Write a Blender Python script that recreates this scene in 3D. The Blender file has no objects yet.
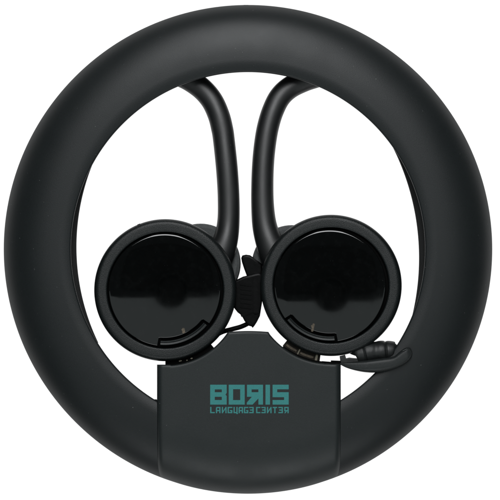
import bpy, bmesh, math
from mathutils import Vector, Matrix

# ------------------------------------------------------------------ scene, units
# The headset lies face up on a white slab with added glow. 1 unit of the measuring grid = 0.5 mm.
S = 0.0005
DCAM, ZREF = 2400.0, 45.0
C = bpy.context.scene.collection
scene = bpy.context.scene
PI = math.pi

def comp(z):            # true size of something measured on the photo that stands at height z
    return (DCAM - z) / (DCAM - ZREF)
def P(px, py, z):
    k = comp(z)
    return Vector(((px - 250) * k * S, (250 - py) * k * S, z * S))

# ------------------------------------------------------------------ materials
def plastic(name, col, rough, bump=0.0, scale=1500.0, spec=0.5, mottling=0.0, coat=0.0, detail=2.0, rvar=0.06, dust=0.0):
    m = bpy.data.materials.new(name); m.use_nodes = True
    nt = m.node_tree; b = nt.nodes['Principled BSDF']
    b.inputs['Roughness'].default_value = rough
    b.inputs['Specular IOR Level'].default_value = spec
    b.inputs['Base Color'].default_value = (*col, 1)
    if coat:
        b.inputs['Coat Weight'].default_value = coat
        b.inputs['Coat Roughness'].default_value = 0.05
    tc = nt.nodes.new('ShaderNodeTexCoord')
    n = nt.nodes.new('ShaderNodeTexNoise'); n.inputs['Scale'].default_value = scale
    n.inputs['Detail'].default_value = detail
    nt.links.new(tc.outputs['Object'], n.inputs['Vector'])
    if bump:
        bp = nt.nodes.new('ShaderNodeBump'); bp.inputs['Strength'].default_value = bump
        bp.inputs['Distance'].default_value = 0.0002
        nt.links.new(n.outputs['Fac'], bp.inputs['Height'])
        nt.links.new(bp.outputs['Normal'], b.inputs['Normal'])
    n2 = nt.nodes.new('ShaderNodeTexNoise'); n2.inputs['Scale'].default_value = 60.0
    n2.inputs['Detail'].default_value = 5.0
    nt.links.new(tc.outputs['Object'], n2.inputs['Vector'])
    mr = nt.nodes.new('ShaderNodeMapRange')
    mr.inputs['From Min'].default_value = 0.3; mr.inputs['From Max'].default_value = 0.7
    mr.inputs['To Min'].default_value = max(0.0, rough - rvar); mr.inputs['To Max'].default_value = rough + rvar
    nt.links.new(n2.outputs['Fac'], mr.inputs['Value'])
    nt.links.new(mr.outputs['Result'], b.inputs['Roughness'])
    if mottling:
        mx = nt.nodes.new('ShaderNodeMix'); mx.data_type = 'RGBA'
        mx.inputs['A'].default_value = (*[c * (1 - mottling) for c in col], 1)
        mx.inputs['B'].default_value = (*[c * (1 + mottling) for c in col], 1)
        nt.links.new(n.outputs['Fac'], mx.inputs['Factor'])
        nt.links.new(mx.outputs['Result'], b.inputs['Base Color'])
        if dust:                                # sparse pale dust specks and lint
            nd = nt.nodes.new('ShaderNodeTexNoise'); nd.inputs['Scale'].default_value = 900; nd.inputs['Detail'].default_value = 2
            nt.links.new(tc.outputs['Object'], nd.inputs['Vector'])
            rd = nt.nodes.new('ShaderNodeMapRange'); rd.inputs['From Min'].default_value = 0.755; rd.inputs['From Max'].default_value = 0.80; rd.inputs['To Max'].default_value = dust
            nt.links.new(nd.outputs['Fac'], rd.inputs['Value'])
            md = nt.nodes.new('ShaderNodeMix'); md.data_type = 'RGBA'
            md.inputs['B'].default_value = (0.16, 0.165, 0.16, 1)
            nt.links.new(rd.outputs['Result'], md.inputs['Factor']); nt.links.new(mx.outputs['Result'], md.inputs['A'])
            nt.links.new(md.outputs['Result'], b.inputs['Base Color'])
    return m

M_RING  = plastic('satin_black_ring', (0.0062, 0.0082, 0.0086), 0.43, 0.12, 2600, 0.26, 0.45, rvar=0.022, dust=0.5)
M_PLATE = plastic('satin_black_plate', (0.0095, 0.0125, 0.0126), 0.45, 0.12, 2600, 0.28, 0.40, rvar=0.05, dust=0.4)
M_HOOK  = plastic('soft_black_hook', (0.0020, 0.0026, 0.0028), 0.43, 0.10, 2600, 0.58, 0.2, rvar=0.05, dust=0.5)
M_RIM   = plastic('grained_black_rim', (0.0046, 0.0064, 0.0065), 0.41, 0.55, 2600, 0.26, 0.70, rvar=0.04)
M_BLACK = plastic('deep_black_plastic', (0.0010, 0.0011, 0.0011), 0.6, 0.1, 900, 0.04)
M_LINER = plastic('black_liner', (0.0018, 0.0021, 0.0021), 0.42, 0.05, 1500, 0.16)
M_PAD   = plastic('grey_foam', (0.060, 0.064, 0.064), 0.9, 0.8, 900, 0.2, 0.35, detail=4)
M_RUBB  = plastic('woven_rubber', (0.0085, 0.0100, 0.0100), 0.5, 1.0, 300, 0.34, 0.8, detail=5)
M_BLADE = plastic('matt_blade', (0.0095, 0.0120, 0.0120), 0.5, 0.25, 1200, 0.28, 0.25)
M_STRAP = plastic('gloss_black_strap', (0.0009, 0.0010, 0.0010), 0.36, 0.4, 300, 0.08)
M_CONT  = plastic('worn_contact', (0.020, 0.017, 0.0125), 0.55, 0.8, 350, 0.12, 0.7, detail=5)
M_METAL = plastic('dull_metal', (0.17, 0.155, 0.12), 0.4, 0.3, 600, 0.5, 0.3)
M_METAL.node_tree.nodes['Principled BSDF'].inputs['Metallic'].default_value = 0.8
M_BRASS = plastic('dull_brass', (0.075, 0.060, 0.042), 0.5, 0.6, 500, 0.4, 0.9, detail=5)
M_BRASS.node_tree.nodes['Principled BSDF'].inputs['Metallic'].default_value = 0.4
M_TEAL  = plastic('teal_print', (0.029, 0.170, 0.164), 0.6, 0.1, 1700, 0.22, 0.16)
# glossy cap: mirror-like black plastic with faint finger marks
M_CAP   = plastic('gloss_black_cap', (0.0010, 0.0013, 0.0013), 0.027, 0.0, 150, 0.5, 0.0, rvar=0.015)

# finger marks and dust on the glossy caps
_nt = M_CAP.node_tree; _b = _nt.nodes['Principled BSDF']
_tc = _nt.nodes.new('ShaderNodeTexCoord')
_n1 = _nt.nodes.new('ShaderNodeTexNoise'); _n1.inputs['Scale'].default_value = 260; _n1.inputs['Detail'].default_value = 6; _n1.inputs['Roughness'].default_value = 0.65
_n2 = _nt.nodes.new('ShaderNodeTexNoise'); _n2.inputs['Scale'].default_value = 1500; _n2.inputs['Detail'].default_value = 1
for _n in (_n1, _n2): _nt.links.new(_tc.outputs['Object'], _n.inputs['Vector'])
_r1 = _nt.nodes.new('ShaderNodeMapRange'); _r1.inputs['From Min'].default_value = 0.50; _r1.inputs['From Max'].default_value = 0.80; _r1.inputs['To Max'].default_value = 0.035
_r2 = _nt.nodes.new('ShaderNodeMapRange'); _r2.inputs['From Min'].default_value = 0.77; _r2.inputs['From Max'].default_value = 0.82; _r2.inputs['To Max'].default_value = 0.5
_nt.links.new(_n1.outputs['Fac'], _r1.inputs['Value']); _nt.links.new(_n2.outputs['Fac'], _r2.inputs['Value'])
_ad = _nt.nodes.new('ShaderNodeMath'); _ad.operation = 'ADD'
_nt.links.new(_r1.outputs['Result'], _ad.inputs[0]); _nt.links.new(_r2.outputs['Result'], _ad.inputs[1])
_mx = _nt.nodes.new('ShaderNodeMix'); _mx.data_type = 'RGBA'
_mx.inputs['A'].default_value = (0.0010, 0.0013, 0.0013, 1); _mx.inputs['B'].default_value = (0.05, 0.055, 0.055, 1)
_nt.links.new(_ad.outputs[0], _mx.inputs['Factor']); _nt.links.new(_mx.outputs['Result'], _b.inputs['Base Color'])

# ------------------------------------------------------------------ helpers
def link(name, me, mat, parent=None, label=None, angle=35):
    me.materials.append(mat)
    me.shade_smooth(); me.set_sharp_from_angle(angle=math.radians(angle))
    for p in me.polygons:
        if len(p.vertices) > 4: p.use_smooth = False
    o = bpy.data.objects.new(name, me); C.objects.link(o)
    if parent: o.parent = parent
    if label: o['label'] = label
    return o
def finish(name, bm, mat, parent=None, label=None, angle=35):
    bmesh.ops.remove_doubles(bm, verts=bm.verts, dist=1e-7)
    bmesh.ops.recalc_face_normals(bm, faces=bm.faces)
    me = bpy.data.meshes.new(name); bm.to_mesh(me); bm.free()
    return link(name, me, mat, parent, label, angle)

def lathe(bm, prof, n=160, cx=0, cy=0):       # prof in px (r, z), local coordinates
    rows = []
    for r, z in prof:
        if r < 1e-6:
            rows.append([bm.verts.new((cx * S, cy * S, z * S))])
        else:
            rows.append([bm.verts.new(((cx + r * math.cos(2*PI*i/n)) * S, (cy + r * math.sin(2*PI*i/n)) * S, z * S)) for i in range(n)])
    for a, b in zip(rows, rows[1:]):
        for i in range(n):
            j = (i + 1) % n
            if len(a) == 1 and len(b) == 1: continue
            if len(a) == 1: bm.faces.new((a[0], b[i], b[j]))
            elif len(b) == 1: bm.faces.new((a[i], b[0], a[j]))
            else: bm.faces.new((a[i], b[i], b[j], a[j]))

def spline(pts, n=12):                         # Catmull-Rom through tuples of any length
    out = []
    Q = [pts[0]] + list(pts) + [pts[-1]]
    for i in range(1, len(Q) - 2):
        p0, p1, p2, p3 = Q[i-1], Q[i], Q[i+1], Q[i+2]
        for k in range(n):
            t = k / n
            out.append(tuple(0.5*((2*b) + (-a+c)*t + (2*a-5*b+4*c-d)*t*t + (-a+3*b-3*c+d)*t**3) for a, b, c, d in zip(p0, p1, p2, p3)))
    out.append(tuple(pts[-1]))
    return out

def tube(bm, pts, n=24, flat=1.0, origin=Vector((0,0,0))):      # pts: (px, py, z, radius px)
    V = [P(p[0], p[1], p[2]) - origin for p in pts]
    rows = []
    for i, v in enumerate(V):
        t = (V[min(i+1, len(V)-1)] - V[max(i-1, 0)]).normalized()
        side = t.cross(Vector((0, 0, 1))).normalized()
        up = side.cross(t).normalized()
        r = pts[i][3] * S
        rows.append([bm.verts.new(v + side*(r*math.cos(2*PI*k/n)) + up*(r*flat*math.sin(2*PI*k/n))) for k in range(n)])
    for a, b in zip(rows, rows[1:]):
        for k in range(n):
            bm.faces.new((a[k], a[(k+1) % n], b[(k+1) % n], b[k]))
    bm.faces.new(rows[0]); bm.faces.new(rows[-1])

def slab(bm, outline, z0, z1, bev, seg=3, top=None):   # extruded outline with rounded edges; outline in photo px
    vs = [bm.verts.new(P(x, y, z1)) for x, y in outline]
    f = bm.faces.new(vs)
    r = bmesh.ops.extrude_face_region(bm, geom=[f])
    nv = [g for g in r['geom'] if isinstance(g, bmesh.types.BMVert)]
    for v in nv: v.co.z = z0 * S
    if bev:
        es = set()
        for v in vs:
            for e in v.link_edges:
                if all(w in vs for w in e.verts): es.add(e)
        bmesh.ops.bevel(bm, geom=list(es), offset=bev*S, segments=seg, profile=0.6, affect='EDGES')

def box(bm, c, d, rot=0.0, origin=Vector((0,0,0)), bev=0.0):   # centre (vector, metres) and size px
    M = Matrix.Translation(c - origin) @ Matrix.Rotation(rot, 4, 'Z') @ Matrix.Diagonal((d[0]*S, d[1]*S, d[2]*S, 1))
    r = bmesh.ops.create_cube(bm, size=1, matrix=M)
    if bev:
        es = {e for v in r['verts'] for e in v.link_edges}
        bmesh.ops.bevel(bm, geom=list(es), offset=bev*S, segments=2, affect='EDGES')

# ------------------------------------------------------------------ the headset
headset = bpy.data.objects.new('language_headset', None); C.objects.link(headset)
headset['label'] = 'black round language-learning headset with two glossy earpieces and teal lettering, lying on white'
headset['category'] = 'headset'

RCX, RCY = 248.0, 249.2
RIN, ROUT, RC = 177.0, 244.2, 190.0
def dome(r):                                   # height of the ring's front at radius r (photo px)
    if r <= RC: return 54.0 - 2.2 * ((RC - r) / 13.0) ** 2
    t = min(1.0, 0.95 * (r - RC) / (ROUT - RC))
    return 19.0 + 35.0 * math.sqrt(max(0.0, 1 - t ** 2.6))

# --- ring, one closed sweep
prof = [(177.4, 36.0), (177.0, 37.0), (177.0, 50.0), (177.3, 51.4)]
prof += [(r, dome(r)) for r in [178 + i * 1.0 for i in range(13)]]
a = ROUT - RC
prof += [(RC + a * math.sin(u * PI / 2), dome(RC + a * math.sin(u * PI / 2))) for u in [i / 34 for i in range(35)]]
prof += [(244.3, dome(ROUT) - 1.0), (244.1, dome(ROUT) - 3.0), (243.4, 14), (242.4, 6), (241, 2), (238, 0.5), (190, 0.5), (187, 2), (187, 35.0), (186.4, 36.0)]
bm = bmesh.new()
N = 288
rows = []
for i in range(N):
    t = 2 * PI * i / N
    rows.append([bm.verts.new(P(RCX + r * math.cos(t), RCY - r * math.sin(t), z)) for r, z in prof])
for i in range(N):
    A, B = rows[i], rows[(i + 1) % N]
    for k in range(len(prof)):
        l = (k + 1) % len(prof)
        bm.faces.new((A[k], A[l], B[l], B[k]))
ring = finish('headband_ring', bm, M_RING, headset)

# --- inner liner showing inside the ring at left and right
def hit(t, cx, cy, R):                          # distance from ring centre to circle along angle t
    dx, dy = math.cos(t), -math.sin(t)
    ox, oy = RCX - cx, RCY - cy
    b = ox*dx + oy*dy; c = ox*ox + oy*oy - R*R
    return -b + math.sqrt(b*b - c)
def liner(t0, t1, circ, n=90):
    bm = bmesh.new(); rows = []
    for i in range(n + 1):
        t = t0 + (t1 - t0) * i / n
        r = min(186.0, hit(t, *circ))
        pr = [(r + 1.0, 3.0), (r, 4.5), (r, 15.5), (r + 0.6, 16.0), (r + 0.6, 16.8), (r, 17.3), (r, 29.5), (r + 0.8, 30.6), (188, 33.0), (188, 3.0)]
        rows.append([bm.verts.new(P(RCX + q * math.cos(t), RCY - q * math.sin(t), z)) for q, z in pr])
    for A, B in zip(rows, rows[1:]):
        for k in range(10):
            l = (k + 1) % 10
            bm.faces.new((A[k], A[l], B[l], B[k]))
    bm.faces.new(rows[0]); bm.faces.new(rows[-1])
    return finish('inner_liner', bm, M_LINER, ring)
liner(math.radians(145), math.radians(212), (297.5, 247.0, 221.0))
liner(math.radians(-30), math.radians(40), (172.0, 258.0, 247.0))

# little moulding nub at the very top of the ring
bm = bmesh.new()
box(bm, P(246, 6.5, 28), (7, 3.0, 6), bev=1.2)
finish('moulding_nub', bm, M_RING, ring)

# --- logo plate
LD, RD = (165.3, 290.1), (331.0, 285.3)         # earpiece centres on the photo
def ytop(x):
    L = LD[1] + math.sqrt(max(0, 75.3**2 - (x - LD[0])**2)) if x > LD[0] else LD[1] + 75.3
    if x < 170: L = min(L, 364.6)
    R = RD[1] + math.sqrt(max(0, 78.4**2 - (x - RD[0])**2)) if x < RD[0] else RD[1] + 78.6
    if x > 330: R = max(R, 363.7)
    if x < 228.4: return L
    if x > 268.4: return R
    u = (x - 248.4) / 20.0
    return 331.0 + 0.9 * u * u
def ybot(x): return RCY + math.sqrt((ROUT + 0.35)**2 - (x - RCX)**2)
def zplate(r):
    if r < RC: return 58.0
    t = min(1.0, 0.95 * (r - RC) / (ROUT + 0.35 - RC))
    return 20.0 + 38.0 * math.sqrt(max(0.0, 1 - t ** 2.5))
XL, XR = 157.0, 340.8
xs = [XL + d for d in (0, .25, .7, 1.3, 2.1, 3.0, 4.0, 5.2, 6.6)]
x = 168.0
while x < 334: xs.append(x); x += 1.7
xs += [228.4, 268.4]
xs += [XR - d for d in (0, .25, .7, 1.3, 2.1, 3.0, 4.0, 5.2, 6.6)]
xs = sorted(set(round(q, 3) for q in xs))
def bevel_drop(d, b, h):
    if d >= b: return 0.0
    u = 1 - d / b
    return h * (1 - math.sqrt(max(0, 1 - u * u)))
bm = bmesh.new(); cols = []
fr_top = [0, .25, .6, 1.1, 1.8, 2.8, 4.0]
NY = 90
for x in xs:
    yt, yb = ytop(x), ybot(x)
    col = []
    ys = [yt + d for d in fr_top]
    y0 = ys[-1]
    for i in range(1, NY + 1):
        u = i / NY
        u = 1 - (1 - u) ** 1.7                  # crowd rows towards the rolled bottom edge
        ys.append(y0 + (yb - y0) * u)
    for y in ys:
        r = math.hypot(x - RCX, y - RCY)
        slope = abs(ytop(min(XR, x + .5)) - ytop(max(XL, x - .5)))
        dt = (y - yt) / math.sqrt(1 + min(slope, 1.3)**2)
        z = zplate(r) if y > RCY else 58.0
        z -= bevel_drop(min(x - XL, XR - x), 6.0, 5.0)
        z -= bevel_drop(dt, 2.4, 2.4)
        w_ = (abs(x - 248.9) / 92.0) ** 6 * max(0.0, (y - 456) / 22.0) ** 2
        col.append((x - 2.2 * w_ * (1 if x > 248.9 else -1), y, max(z, 10.0)))
    cols.append(col)
V = [[bm.verts.new(P(*p)) for p in col] for col in cols]
for A, B in zip(V, V[1:]):
    for k in range(len(A) - 1):
        bm.faces.new((A[k], A[k+1], B[k+1], B[k]))
# skirt
loop = [(i, 0) for i in range(len(V))] + [(len(V)-1, k) for k in range(1, NY+7)] + [(i, NY+6) for i in range(len(V)-2, -1, -1)] + [(0, k) for k in range(NY+5, 0, -1)]
low = []
for i, k in loop:
    x, y, z = cols[i][k]
    low.append(bm.verts.new(P(x, y, 8.0 if z > 12 else z - 3)))
for q in range(len(loop)):
    i, k = loop[q]; i2, k2 = loop[(q+1) % len(loop)]
    bm.faces.new((V[i][k], V[i2][k2], low[(q+1) % len(loop)], low[q]))
bmesh.ops.contextual_create(bm, geom=low)
plate = finish('logo_plate', bm, M_PLATE, headset, angle=50)

# --- lettering printed on the plate: rows of rectangles and quads in photo px
def glyphs(name, polys, z=58.16):
    bm = bmesh.new()
    for p in polys:
        f = bm.faces.new([bm.verts.new(P(x, y, z)) for x, y in p])
        f.normal_update()
        if f.normal.z < 0: f.normal_flip()
    me = bpy.data.meshes.new(name); bm.to_mesh(me); bm.free()
    return link(name, me, M_TEAL, plate)
def R(x0, y0, x1, y1): return [(x0, y0), (x1, y0), (x1, y1), (x0, y1)]
T, B_ = 384.7, 404.6
big = []
# B
big += [R(210.2, T, 214.8, B_), R(214.8, T, 221.8, 389.4), R(214.8, 392.2, 221.8, 396.8), R(214.8, 400.0, 221.8, B_),
        [(221.8, T), (226.7, T), (226.7, 392.9), (225.5, 394.5), (226.7, 396.1), (226.7, B_), (221.8, B_)]]
# O
big += [R(228.7, T, 233.1, B_), R(233.1, T, 240.2, 389.2), R(233.1, 400.1, 240.2, B_), R(240.2, T, 244.7, B_)]
# reversed R
big += [R(258.4, T, 263.0, B_), R(251.6, T, 258.4, 389.4), R(247.0, T, 251.6, 396.8), R(251.6, 392.2, 258.4, 396.8),
        [(251.8, 396.8), (258.4, 396.8), (258.4, 398.4), (252.6, B_), (246.8, B_), (246.8, 402.6)]]
# I
big += [R(265.5, T, 270.0, B_)]
# S
big += [R(272.6, T, 277.2, 397.2), R(277.2, T, 288.7, 389.3), R(277.2, 392.2, 288.7, 397.2), R(284.1, 397.2, 288.7, B_), R(272.6, 400.0, 284.1, B_)]
glyphs('lettering', big)
def small(ch, x0, x1, t=406.9, b=413.2, w=1.25):
    m = (t + b) / 2; h = w / 2; s = w * 0.95
    Lf = R(x0, t, x0 + w, b); Rt = R(x1 - w, t, x1, b)
    if ch == 'L': return [Lf, R(x0 + w, b - s, x1, b)]
    if ch == 'A': return [R(x0, t + 0.8, x0 + w, b), [(x0 + w, t), (x1, t), (x1, t + s), (x0 + w, t + s)], [(x0, t + .8), (x0 + .8, t), (x0 + w, t), (x0 + w, t + .8)],
                          R(x1 - w, t + s, x1, b), R(x0 + w, m, x1 - w, m + s)]
    if ch == 'N': return [Lf, Rt, [(x0 + w, b - 2.3), (x1 - w, t + .5), (x1 - w, t + 2.3), (x0 + w, b - .5)]]
    if ch == 'G': return [Lf, R(x0 + w, t, x1, t + s), R(x0 + w, b - s, x1, b), R(x1 - w, m, x1, b - s), R(x0 + w + 1.0, m, x1 - w, m + s)]
    if ch == 'U': return [Lf, R(x0 + w, b - s, x1 - w, b), Rt, R(x1 - w, b, x1 + .3, b + 0.8)]
    if ch == '3': return [R(x0, t, x1 - w, t + s), Rt, R(x0, b - s, x1 - w, b), R(x0 + .8, m - h, x1 - w, m + h)]
    if ch == 'C': return [Lf, R(x0 + w, t, x1, t + s), R(x0 + w, b - s, x1, b)]
    if ch == 'T': return [R(x0, t, x1, t + s), R((x0 + x1)/2 - h, t + s, (x0 + x1)/2 + h, b)]
    if ch == 'r': return [Rt, R(x0, t, x1 - w, t + s), R(x0, t + s, x0 + w, m + s), R(x0 + w, m, x1 - w, m + s),
                          [(x0 + 1.4, m + s), (x0 + 2.7, m + s), (x0 + 1.3, b), (x0, b)]]
    return []
line = [('L', 210.2, 214.8), ('A', 215.9, 220.5), ('N', 221.8, 226.6), ('G', 227.6, 232.4), ('U', 233.5, 237.6), ('A', 238.6, 243.0), ('G', 243.9, 248.3), ('3', 249.2, 253.7),
        ('C', 256.1, 260.4), ('3', 261.4, 265.7), ('N', 266.9, 271.6), ('T', 272.7, 277.1), ('3', 278.4, 282.9), ('r', 284.2, 288.7)]
sm = []
for ch, x0, x1 in line: sm += small(ch, x0, x1)
glyphs('lettering', sm)

# --- dark back housing behind the plate's upper edge
def arc_poly(c, r0, r1, a0, a1, n=24):            # photo angles in degrees, y down
    o = [(c[0] + r0*math.cos(math.radians(a0 + (a1-a0)*i/n)), c[1] + r0*math.sin(math.radians(a0 + (a1-a0)*i/n))) for i in range(n+1)]
    o += [(c[0] + r1*math.cos(math.radians(a1 + (a0-a1)*i/n)), c[1] + r1*math.sin(math.radians(a1 + (a0-a1)*i/n))) for i in range(n+1)]
    return o
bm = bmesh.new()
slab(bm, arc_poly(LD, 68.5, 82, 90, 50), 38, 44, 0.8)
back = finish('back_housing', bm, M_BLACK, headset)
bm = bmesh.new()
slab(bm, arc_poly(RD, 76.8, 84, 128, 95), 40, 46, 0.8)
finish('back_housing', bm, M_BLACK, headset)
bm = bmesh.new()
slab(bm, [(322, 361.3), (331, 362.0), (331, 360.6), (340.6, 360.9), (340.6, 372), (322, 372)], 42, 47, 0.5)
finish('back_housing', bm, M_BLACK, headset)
bm = bmesh.new()
box(bm, P(154.8, 402, 40), (5.0, 5, 8), bev=0.6)
finish('ring_joint', bm, M_BLACK, headset)
# glints in the gap under the left earpiece, imitated by pale metal bars
bm = bmesh.new()
for x, y, w in ((180.3, 360.9, 3.0), (187.0, 360.3, 1.3), (191.6, 358.4, 2.2)):
    box(bm, P(x, y, 44.2), (w, 1.1, 1.6), rot=math.radians(14), bev=0.3)
finish('gap_glint', bm, M_METAL, back).name = 'glint_bar'

# contact strip under the right earpiece
bm = bmesh.new()
slab(bm, arc_poly(RD, 68, 77.4, 128.5, 98.5), 35, 41, 1.0)
strip = finish('contact_strip', bm, M_CONT, headset)
for ang, w, ht in ((116, 1.3, 42.0), (101.5, 2.3, 42.4)):
    bm = bmesh.new()
    a_ = math.radians(ang)
    box(bm, P(RD[0] + 74.0*math.cos(a_), RD[1] + 74.0*math.sin(a_), 38), (6.4, w, 9), rot=-a_, bev=0.4)
    finish('contact_ridge', bm, M_METAL, strip)
bm = bmesh.new()
for a0, a1 in ((114.5, 103.5), (127, 117.5)):
    slab(bm, arc_poly(RD, 73.2, 75.4, a0, a1, 8), 38, 41.8, 0.4)
finish('contact_pad', bm, M_BRASS, strip)

# --- ear hooks
def hook(pts):
    bm = bmesh.new(); tube(bm, spline(pts, 12), n=36, flat=0.74)
    return finish('ear_hook', bm, M_HOOK, headset, angle=60)
hook([(150, 68, 19, 11.4), (165, 70.5, 19.5, 11.4), (179, 75, 20, 11.4), (190.5, 80.5, 21, 11.4), (202.8, 89.6, 22, 11.3), (212.2, 101, 23, 11.2), (218.6, 115, 24, 11.1), (222.0, 128, 24.8, 11.1),
      (223.9, 140, 25.5, 11.0), (227.0, 170, 27, 11.0), (228.6, 198, 28, 11.0), (228.4, 222, 29, 11.3), (225.5, 240, 30, 12.6), (219, 256, 30, 15), (208, 270, 30, 18)])
hook([(346, 66, 19, 11.4), (332, 70, 19.5, 11.4), (318, 75.8, 20, 11.4), (304.5, 80.3, 21, 11.4), (290, 87.5, 22, 11.3), (279.8, 97.2, 23, 11.2), (272.8, 111, 24, 11.1), (268.2, 126, 24.8, 11.1),
      (265.3, 142, 25.5, 11.1), (263.3, 161, 26.3, 11.1), (262.4, 182, 27, 11.2), (262.6, 205, 28, 11.5), (264.5, 225, 29, 12.4), (269, 241, 30, 13.8), (276, 256, 30, 16), (287, 270, 30, 18)])

# --- earpieces
def earpiece(c, Rx, notch, pin, nub_ang, cap_c, tilt):
    zf = 53.0
    org = P(c[0], c[1], zf)
    bm = bmesh.new()
    k = comp(zf) * Rx / 71.0
    lathe(bm, [(0, -28), (58, -28), (64, -27), (68, -24), (70.2, -19), (70.9, -13), (71.0, -8), (70.8, -5.2), (70.2, -3.3), (69.3, -1.9), (68.4, -0.9), (67.4, -0.35), (66.2, -0.05), (65.4, 0.0),
               (63, -0.03), (60, -0.08), (59.2, -0.12), (58.6, -0.35), (58.1, -0.9), (57.9, -1.8), (57.9, -9.0), (57.0, -9.6), (0, -9.6)], 220)
    for v in bm.verts: v.co.x *= k; v.co.y *= k
    if nub_ang is not None:
        a_ = math.radians(nub_ang)
        box(bm, Vector((70.0*math.cos(a_)*S, 70.0*math.sin(a_)*S, -6*S)), (2.4, 4.5, 5), rot=a_, bev=0.7)
    e = finish('earpiece', bm, M_RIM, headset)
    # turned slightly so its face looks at the middle of the headset
    e.location = org
    e.rotation_euler = tilt
    bm = bmesh.new()
    lathe(bm, [(0, -9.4), (0, -6.3), (57.0*k, -6.3), (57.6*k, -6.6), (57.6*k, -9.4), (0, -9.4)], 120)
    finish('notch_shade_disc', bm, M_BLACK, e)  # black disc stands in for the shade on the notch floor
    # cap with a notch at its lower edge
    n0, n1 = notch                                # math angles in degrees (y up)
    angs = [i * 1.5 for i in range(240)]
    angs = [a_ for a_ in angs if abs(a_ - n0) > .8 and abs(a_ - n1) > .8] + [n0 - .25, n0 + .25, n1 - .25, n1 + .25]
    angs.sort()
    bm = bmesh.new()
    rows = []
    for a_ in angs:
        inn = n0 < a_ < n1
        if inn:
            e_ = min(a_ - n0, n1 - a_)
            ro = 48.0 + (0.9 * (1 - min(1, e_ / 3.0)) ** 2)
        else: ro = 56.2
        t = math.radians(a_)
        pr = [(ro, -6.4), (ro, -2.6), (ro - 0.25, -1.95), (ro - 0.8, -1.6), (ro - 1.6, -1.45)]
        pr += [(ro - 1.75, -1.435), (ro - 2.1, -1.43)] + [(f * 45.5, -1.43 + 0.04 * (1 - (f*45.5/55)**2)) for f in (1.0, .85, .7, .5, .3, .15)]
        rows.append([bm.verts.new((cap_c[0]*S + q*k*math.cos(t)*S, cap_c[1]*S + q*k*math.sin(t)*S, z*S)) for q, z in pr])
    cv = bm.verts.new((cap_c[0]*S, cap_c[1]*S, -1.39*S))
    m = len(rows[0])
    for i in range(len(rows)):
        A, B = rows[i], rows[(i+1) % len(rows)]
        for j in range(m - 1): bm.faces.new((A[j], A[j+1], B[j+1], B[j]))
        bm.faces.new((A[-1], cv, B[-1]))
    cap = finish('glossy_cap', bm, M_CAP, e, angle=40)
    # tongue lying in the notch
    bm = bmesh.new()
    sec = [(50.7, -6.2), (50.7, -1.5), (50.9, -0.8), (51.35, -0.5), (51.8, -0.8), (52.1, -1.9), (52.6, -2.5), (53.2, -2.3), (54.2, -1.9), (54.7, -2.1), (54.9, -2.6), (54.9, -6.2)]
    NS = 40; rows = []
    for i in range(NS + 1):
        t = math.radians(n0 + 3.0 + (n1 - n0 - 6.0) * i / NS)
        rows.append([bm.verts.new((cap_c[0]*S + q*k*math.cos(t)*S, cap_c[1]*S + q*k*math.sin(t)*S, z*S)) for q, z in sec])
    for A, B in zip(rows, rows[1:]):
        for j in range(len(sec)):
            l = (j + 1) % len(sec); bm.faces.new((A[j], A[l], B[l], B[j]))
    bm.faces.new(rows[0]); bm.faces.new(rows[-1])
    finish('slide_switch', bm, M_PLATE, e)
    # small brass pin at the notch
    bm = bmesh.new()
    px, py, w, h, rot = pin
    box(bm, Vector(((px - c[0])*S, (c[1] - py)*S, -1.1*S)), (w*.8, h, 1.2), rot=rot, bev=0.5)
    box(bm, Vector(((px - c[0] - .6)*S, (c[1] - py + .9)*S, -0.3*S)), (w*.7, h*.42, 1.0), rot=rot + .5, bev=0.3)
    finish('brass_pin', bm, M_BRASS, e)
    return e
H = DCAM - 53
def aim(px, py):       # tilt that turns the face so that it looks straight at the lens from photo point (px, py)
    p = P(px, py, 53) / S
    return (math.atan(p.y / H), -math.atan(p.x / H), 0)
ear_l = earpiece(LD, 71.3, (262.5, 323.0), (183.4, 330.5, 3.6, 5.4, 0.15), 112, (-0.6, 0.1), aim(173, 290))
ear_r = earpiece(RD, 70.9, (216.0, 278.0), (313.0, 327.5, 2.8, 8.5, -0.22), None, (-1.2, -0.6), aim(330, 294))

# foam ear pads behind the earpieces
def pad(c, r):
    bm = bmesh.new()
    lathe(bm, [(0, 1), (r - 4, 1), (r - 1.2, 3), (r, 7), (r, 18), (r - 1, 22), (r - 4, 24.5), (0, 24.5)], 72)
    o = finish('ear_pad', bm, M_PAD, headset)
    o.location = P(c[0], c[1], 0)
    return o
pad((201.0, 263.5), 40.5)
pad((291.5, 265.0), 40.5)

# --- buckle and cable between the earpieces
bm = bmesh.new()
slab(bm, [(234.5, 281), (243, 276.8), (252, 274.5), (258.5, 273), (262, 274), (262.5, 300), (260, 316), (257, 322), (254.4, 326), (252.6, 328), (251.6, 326.6), (248, 325.6), (244.4, 321), (241.6, 315.5), (237.6, 312.5), (234.0, 308), (233.0, 290)], 8, 34, 2.2)
for i, y in enumerate((285, 289.5, 294, 298.5, 303, 307.5)):
    box(bm, P(245.8, y, 34.2), (12, 2.0, 2.6), rot=-0.12, bev=0.6)
box(bm, P(255.5, 296, 35), (5.5, 36, 4), rot=0.03, bev=1.0)
box(bm, P(247, 313.5, 33.6), (13, 4, 3.0), rot=0.38, bev=0.8)
buckle = finish('strap_buckle', bm, M_STRAP, headset)
bm = bmesh.new()
slab(bm, [(241.2, 258), (242.4, 255.4), (246, 254.6), (250, 255.2), (254, 258), (258, 261), (262, 264), (263, 276), (258, 280), (249, 281), (246.4, 275), (244.0, 268.5), (241.9, 262)], 12, 30, 2.4)
finish('strap_end', bm, M_STRAP, buckle)
bm = bmesh.new()
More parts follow.
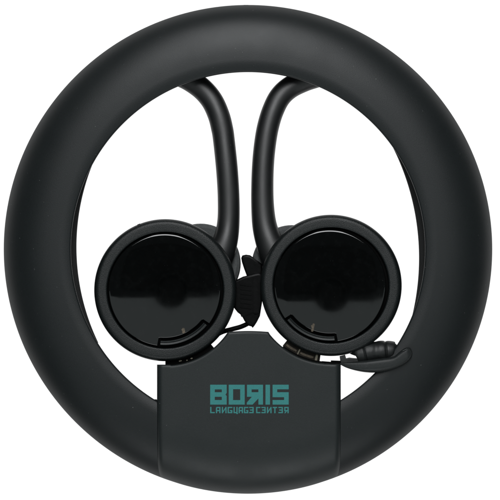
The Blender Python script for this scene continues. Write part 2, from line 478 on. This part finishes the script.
tube(bm, spline([(196, 345, 20, 2.4), (212, 337.5, 22, 2.4), (222, 332.0, 24, 2.4), (232, 329.2, 25, 2.4), (242, 326.3, 26, 2.4), (250, 321.5, 27, 2.3), (254, 312, 27, 2.3)], 8), n=14)
finish('cable', bm, M_STRAP, headset)

# --- clip at the lower right: curved blade, padded lug, small post
bm = bmesh.new()
st = spline([(341, 362.8, 341, 365.0), (346, 362.4, 346.6, 367.8), (357, 361.4, 355, 370.4), (370, 359.8, 365.5, 372.3), (383, 358.0, 377, 372.5), (393.5, 356.4, 388.5, 370.6),
             (398.2, 352.9, 399, 367.0), (402.4, 349.6, 406.2, 363.0), (406.4, 347.4, 410.6, 358.6), (409.2, 347.3, 412.3, 354.4), (410.8, 348.8, 412.0, 351.2)], 8)
NV = 14; rows = []
for k, (x0, y0, x1, y1) in enumerate(st):
    wd_ = math.hypot(x1 - x0, y1 - y0); h = min(6.5, 0.5 * wd_)
    row = []
    for q in range(NV + 1):
        v = q / NV
        zz = 55 + h * (max(0.0, 1 - abs(2*v - 1) ** 4.0)) ** 0.5
        row.append(bm.verts.new(P(x0 + (x1-x0)*v, y0 + (y1-y0)*v, zz)))
    lowr = [bm.verts.new(P(x0 + (x1-x0)*v, y0 + (y1-y0)*v, 52)) for v in (0.88, 0.5, 0.12)]
    rows.append(row + lowr)
for A, B in zip(rows, rows[1:]):
    for q in range(len(A)):
        l = (q + 1) % len(A); bm.faces.new((A[q], A[l], B[l], B[q]))
bm.faces.new(rows[0]); bm.faces.new(rows[-1])
clip = finish('clip_blade', bm, M_BLADE, headset, angle=60)
bm = bmesh.new()
lp = spline([(355.5, 355.8, 43, 5.0), (355.7, 355.6, 43, 8.2), (356.8, 355.2, 43, 9.6), (360.0, 354.6, 43, 10.2), (363.2, 353.8, 43, 10.4), (364.6, 353.4, 43, 9.7), (366.0, 353.0, 43, 10.9), (371, 352.2, 43, 10.9), (375.5, 351.9, 43, 10.3),
             (380, 351.6, 43, 10.9), (384.2, 351.3, 43, 10.6), (385.8, 351.2, 43, 9.5), (387.4, 351.1, 43, 10.3), (391.6, 351.2, 43, 10.1), (393.6, 351.5, 43, 9.3), (394.4, 351.6, 43, 7.8), (394.6, 351.7, 43, 5.0)], 6)
tube(bm, lp, n=40, flat=1.05)
lug = finish('padded_lug', bm, M_RUBB, clip, angle=80)
bm = bmesh.new()
slab(bm, [(339.8, 356.4), (345.2, 355.0), (346.2, 358.6), (349.5, 357.8), (353.0, 358.2), (357.5, 358.6), (359.0, 362.8), (346, 365), (341, 365)], 45, 51, 0.7)
finish('hinge_post', bm, M_RUBB, clip)
bm = bmesh.new()
box(bm, P(404.6, 350.0, 61.6), (4.6, 0.7, 0.9), rot=0.45, bev=0.2)
finish('edge_wear', bm, M_PAD, clip)

# ------------------------------------------------------------------ added glowing slab, keeps the ground pure white and shadowless
bm = bmesh.new()
w = 1.0
vs = [bm.verts.new((sx * w, sy * w, 0)) for sx, sy in ((-1,-1),(1,-1),(1,1),(-1,1))]
f = bm.faces.new(vs)
r = bmesh.ops.extrude_face_region(bm, geom=[f])
for g in r['geom']:
    if isinstance(g, bmesh.types.BMVert): g.co.z = -0.04
m = bpy.data.materials.new('glowing_white'); m.use_nodes = True
b = m.node_tree.nodes['Principled BSDF']
b.inputs['Base Color'].default_value = (0.12, 0.12, 0.12, 1); b.inputs['Roughness'].default_value = 0.7
b.inputs['Emission Color'].default_value = (1, 1, 1, 1); b.inputs['Emission Strength'].default_value = 1.0
bmesh.ops.recalc_face_normals(bm, faces=bm.faces)
me = bpy.data.meshes.new('glow_backdrop'); bm.to_mesh(me); bm.free(); me.materials.append(m)
table = bpy.data.objects.new('glow_backdrop', me); C.objects.link(table)
table['kind'] = 'structure'; table['label'] = 'plain white ground under the headset, with added glow'

# ------------------------------------------------------------------ lamps
def area(name, loc, target, sx, sy, power, col=(1, 1, 1)):
    l = bpy.data.lights.new(name, 'AREA'); l.shape = 'RECTANGLE'; l.size = sx; l.size_y = sy
    l.energy = power; l.color = col
    o = bpy.data.objects.new(name, l); C.objects.link(o); o.location = loc
    d = Vector(target) - Vector(loc)
    o.rotation_euler = d.to_track_quat('-Z', 'Y').to_euler()
    return o
ZC = DCAM * S
# overhead softbox beyond the top of the headset
area('top_softbox', (0.0, 0.60, 0.92), (0, 0.0, 0.02), 0.40, 0.84, 12.0, (0.97, 0.985, 1.0))
# large soft lamp on the reader's side, it lights the lower edge
area('front_softbox', (0.0, -0.95, 0.75), (0, -0.05, 0), 1.0, 0.5, 5.4, (0.96, 0.99, 1.0))
# dim panel below the camera: what the glossy caps mirror in their lower half
ps = 0.9
area('low_panel', (0.0, -14*S - ps/2, ZC + 0.10), (0.0, -14*S - ps/2, 0), 1.6, ps, 2.7, (0.90, 1.0, 1.0))

# the photographer's camera, mirrored dark in both caps
cam_m = plastic('camera_black', (0.004, 0.004, 0.004), 0.6)
shooter = bpy.data.objects.new('photo_camera', None); C.objects.link(shooter)
shooter.location = (0, 0, ZC + 0.012)
shooter['label'] = 'black camera above the table, mirrored as the dark round shape in the glossy caps'
shooter['category'] = 'camera'
bm = bmesh.new()
lathe(bm, [(0, 14), (26, 14), (30, 6), (33, 0), (36, 0), (36, 60), (38, 62), (38, 110), (0, 110)], 48)
finish('lens', bm, cam_m, shooter)
bm = bmesh.new()
box(bm, Vector((0, 0.027, 0.068)), (220, 110, 50), bev=8)
finish('camera_body', bm, cam_m, shooter)

# ------------------------------------------------------------------ world, camera, colour
wd = bpy.data.worlds.new('World'); scene.world = wd; wd.use_nodes = True
wd.node_tree.nodes['Background'].inputs['Color'].default_value = (0.9, 0.97, 1.0, 1)
wd.node_tree.nodes['Background'].inputs['Strength'].default_value = 0.05

cd = bpy.data.cameras.new('camera'); cam = bpy.data.objects.new('camera', cd); C.objects.link(cam)
cam.location = (0, 0, ZC)
cd.sensor_width = 36.0
cd.lens = 36.0 * (DCAM - ZREF) / 500.0
cd.clip_start = 0.01; cd.clip_end = 50
scene.camera = cam
vs_ = scene.view_settings
vs_.view_transform = 'Standard'; vs_.look = 'None'; vs_.exposure = 0; vs_.gamma = 1
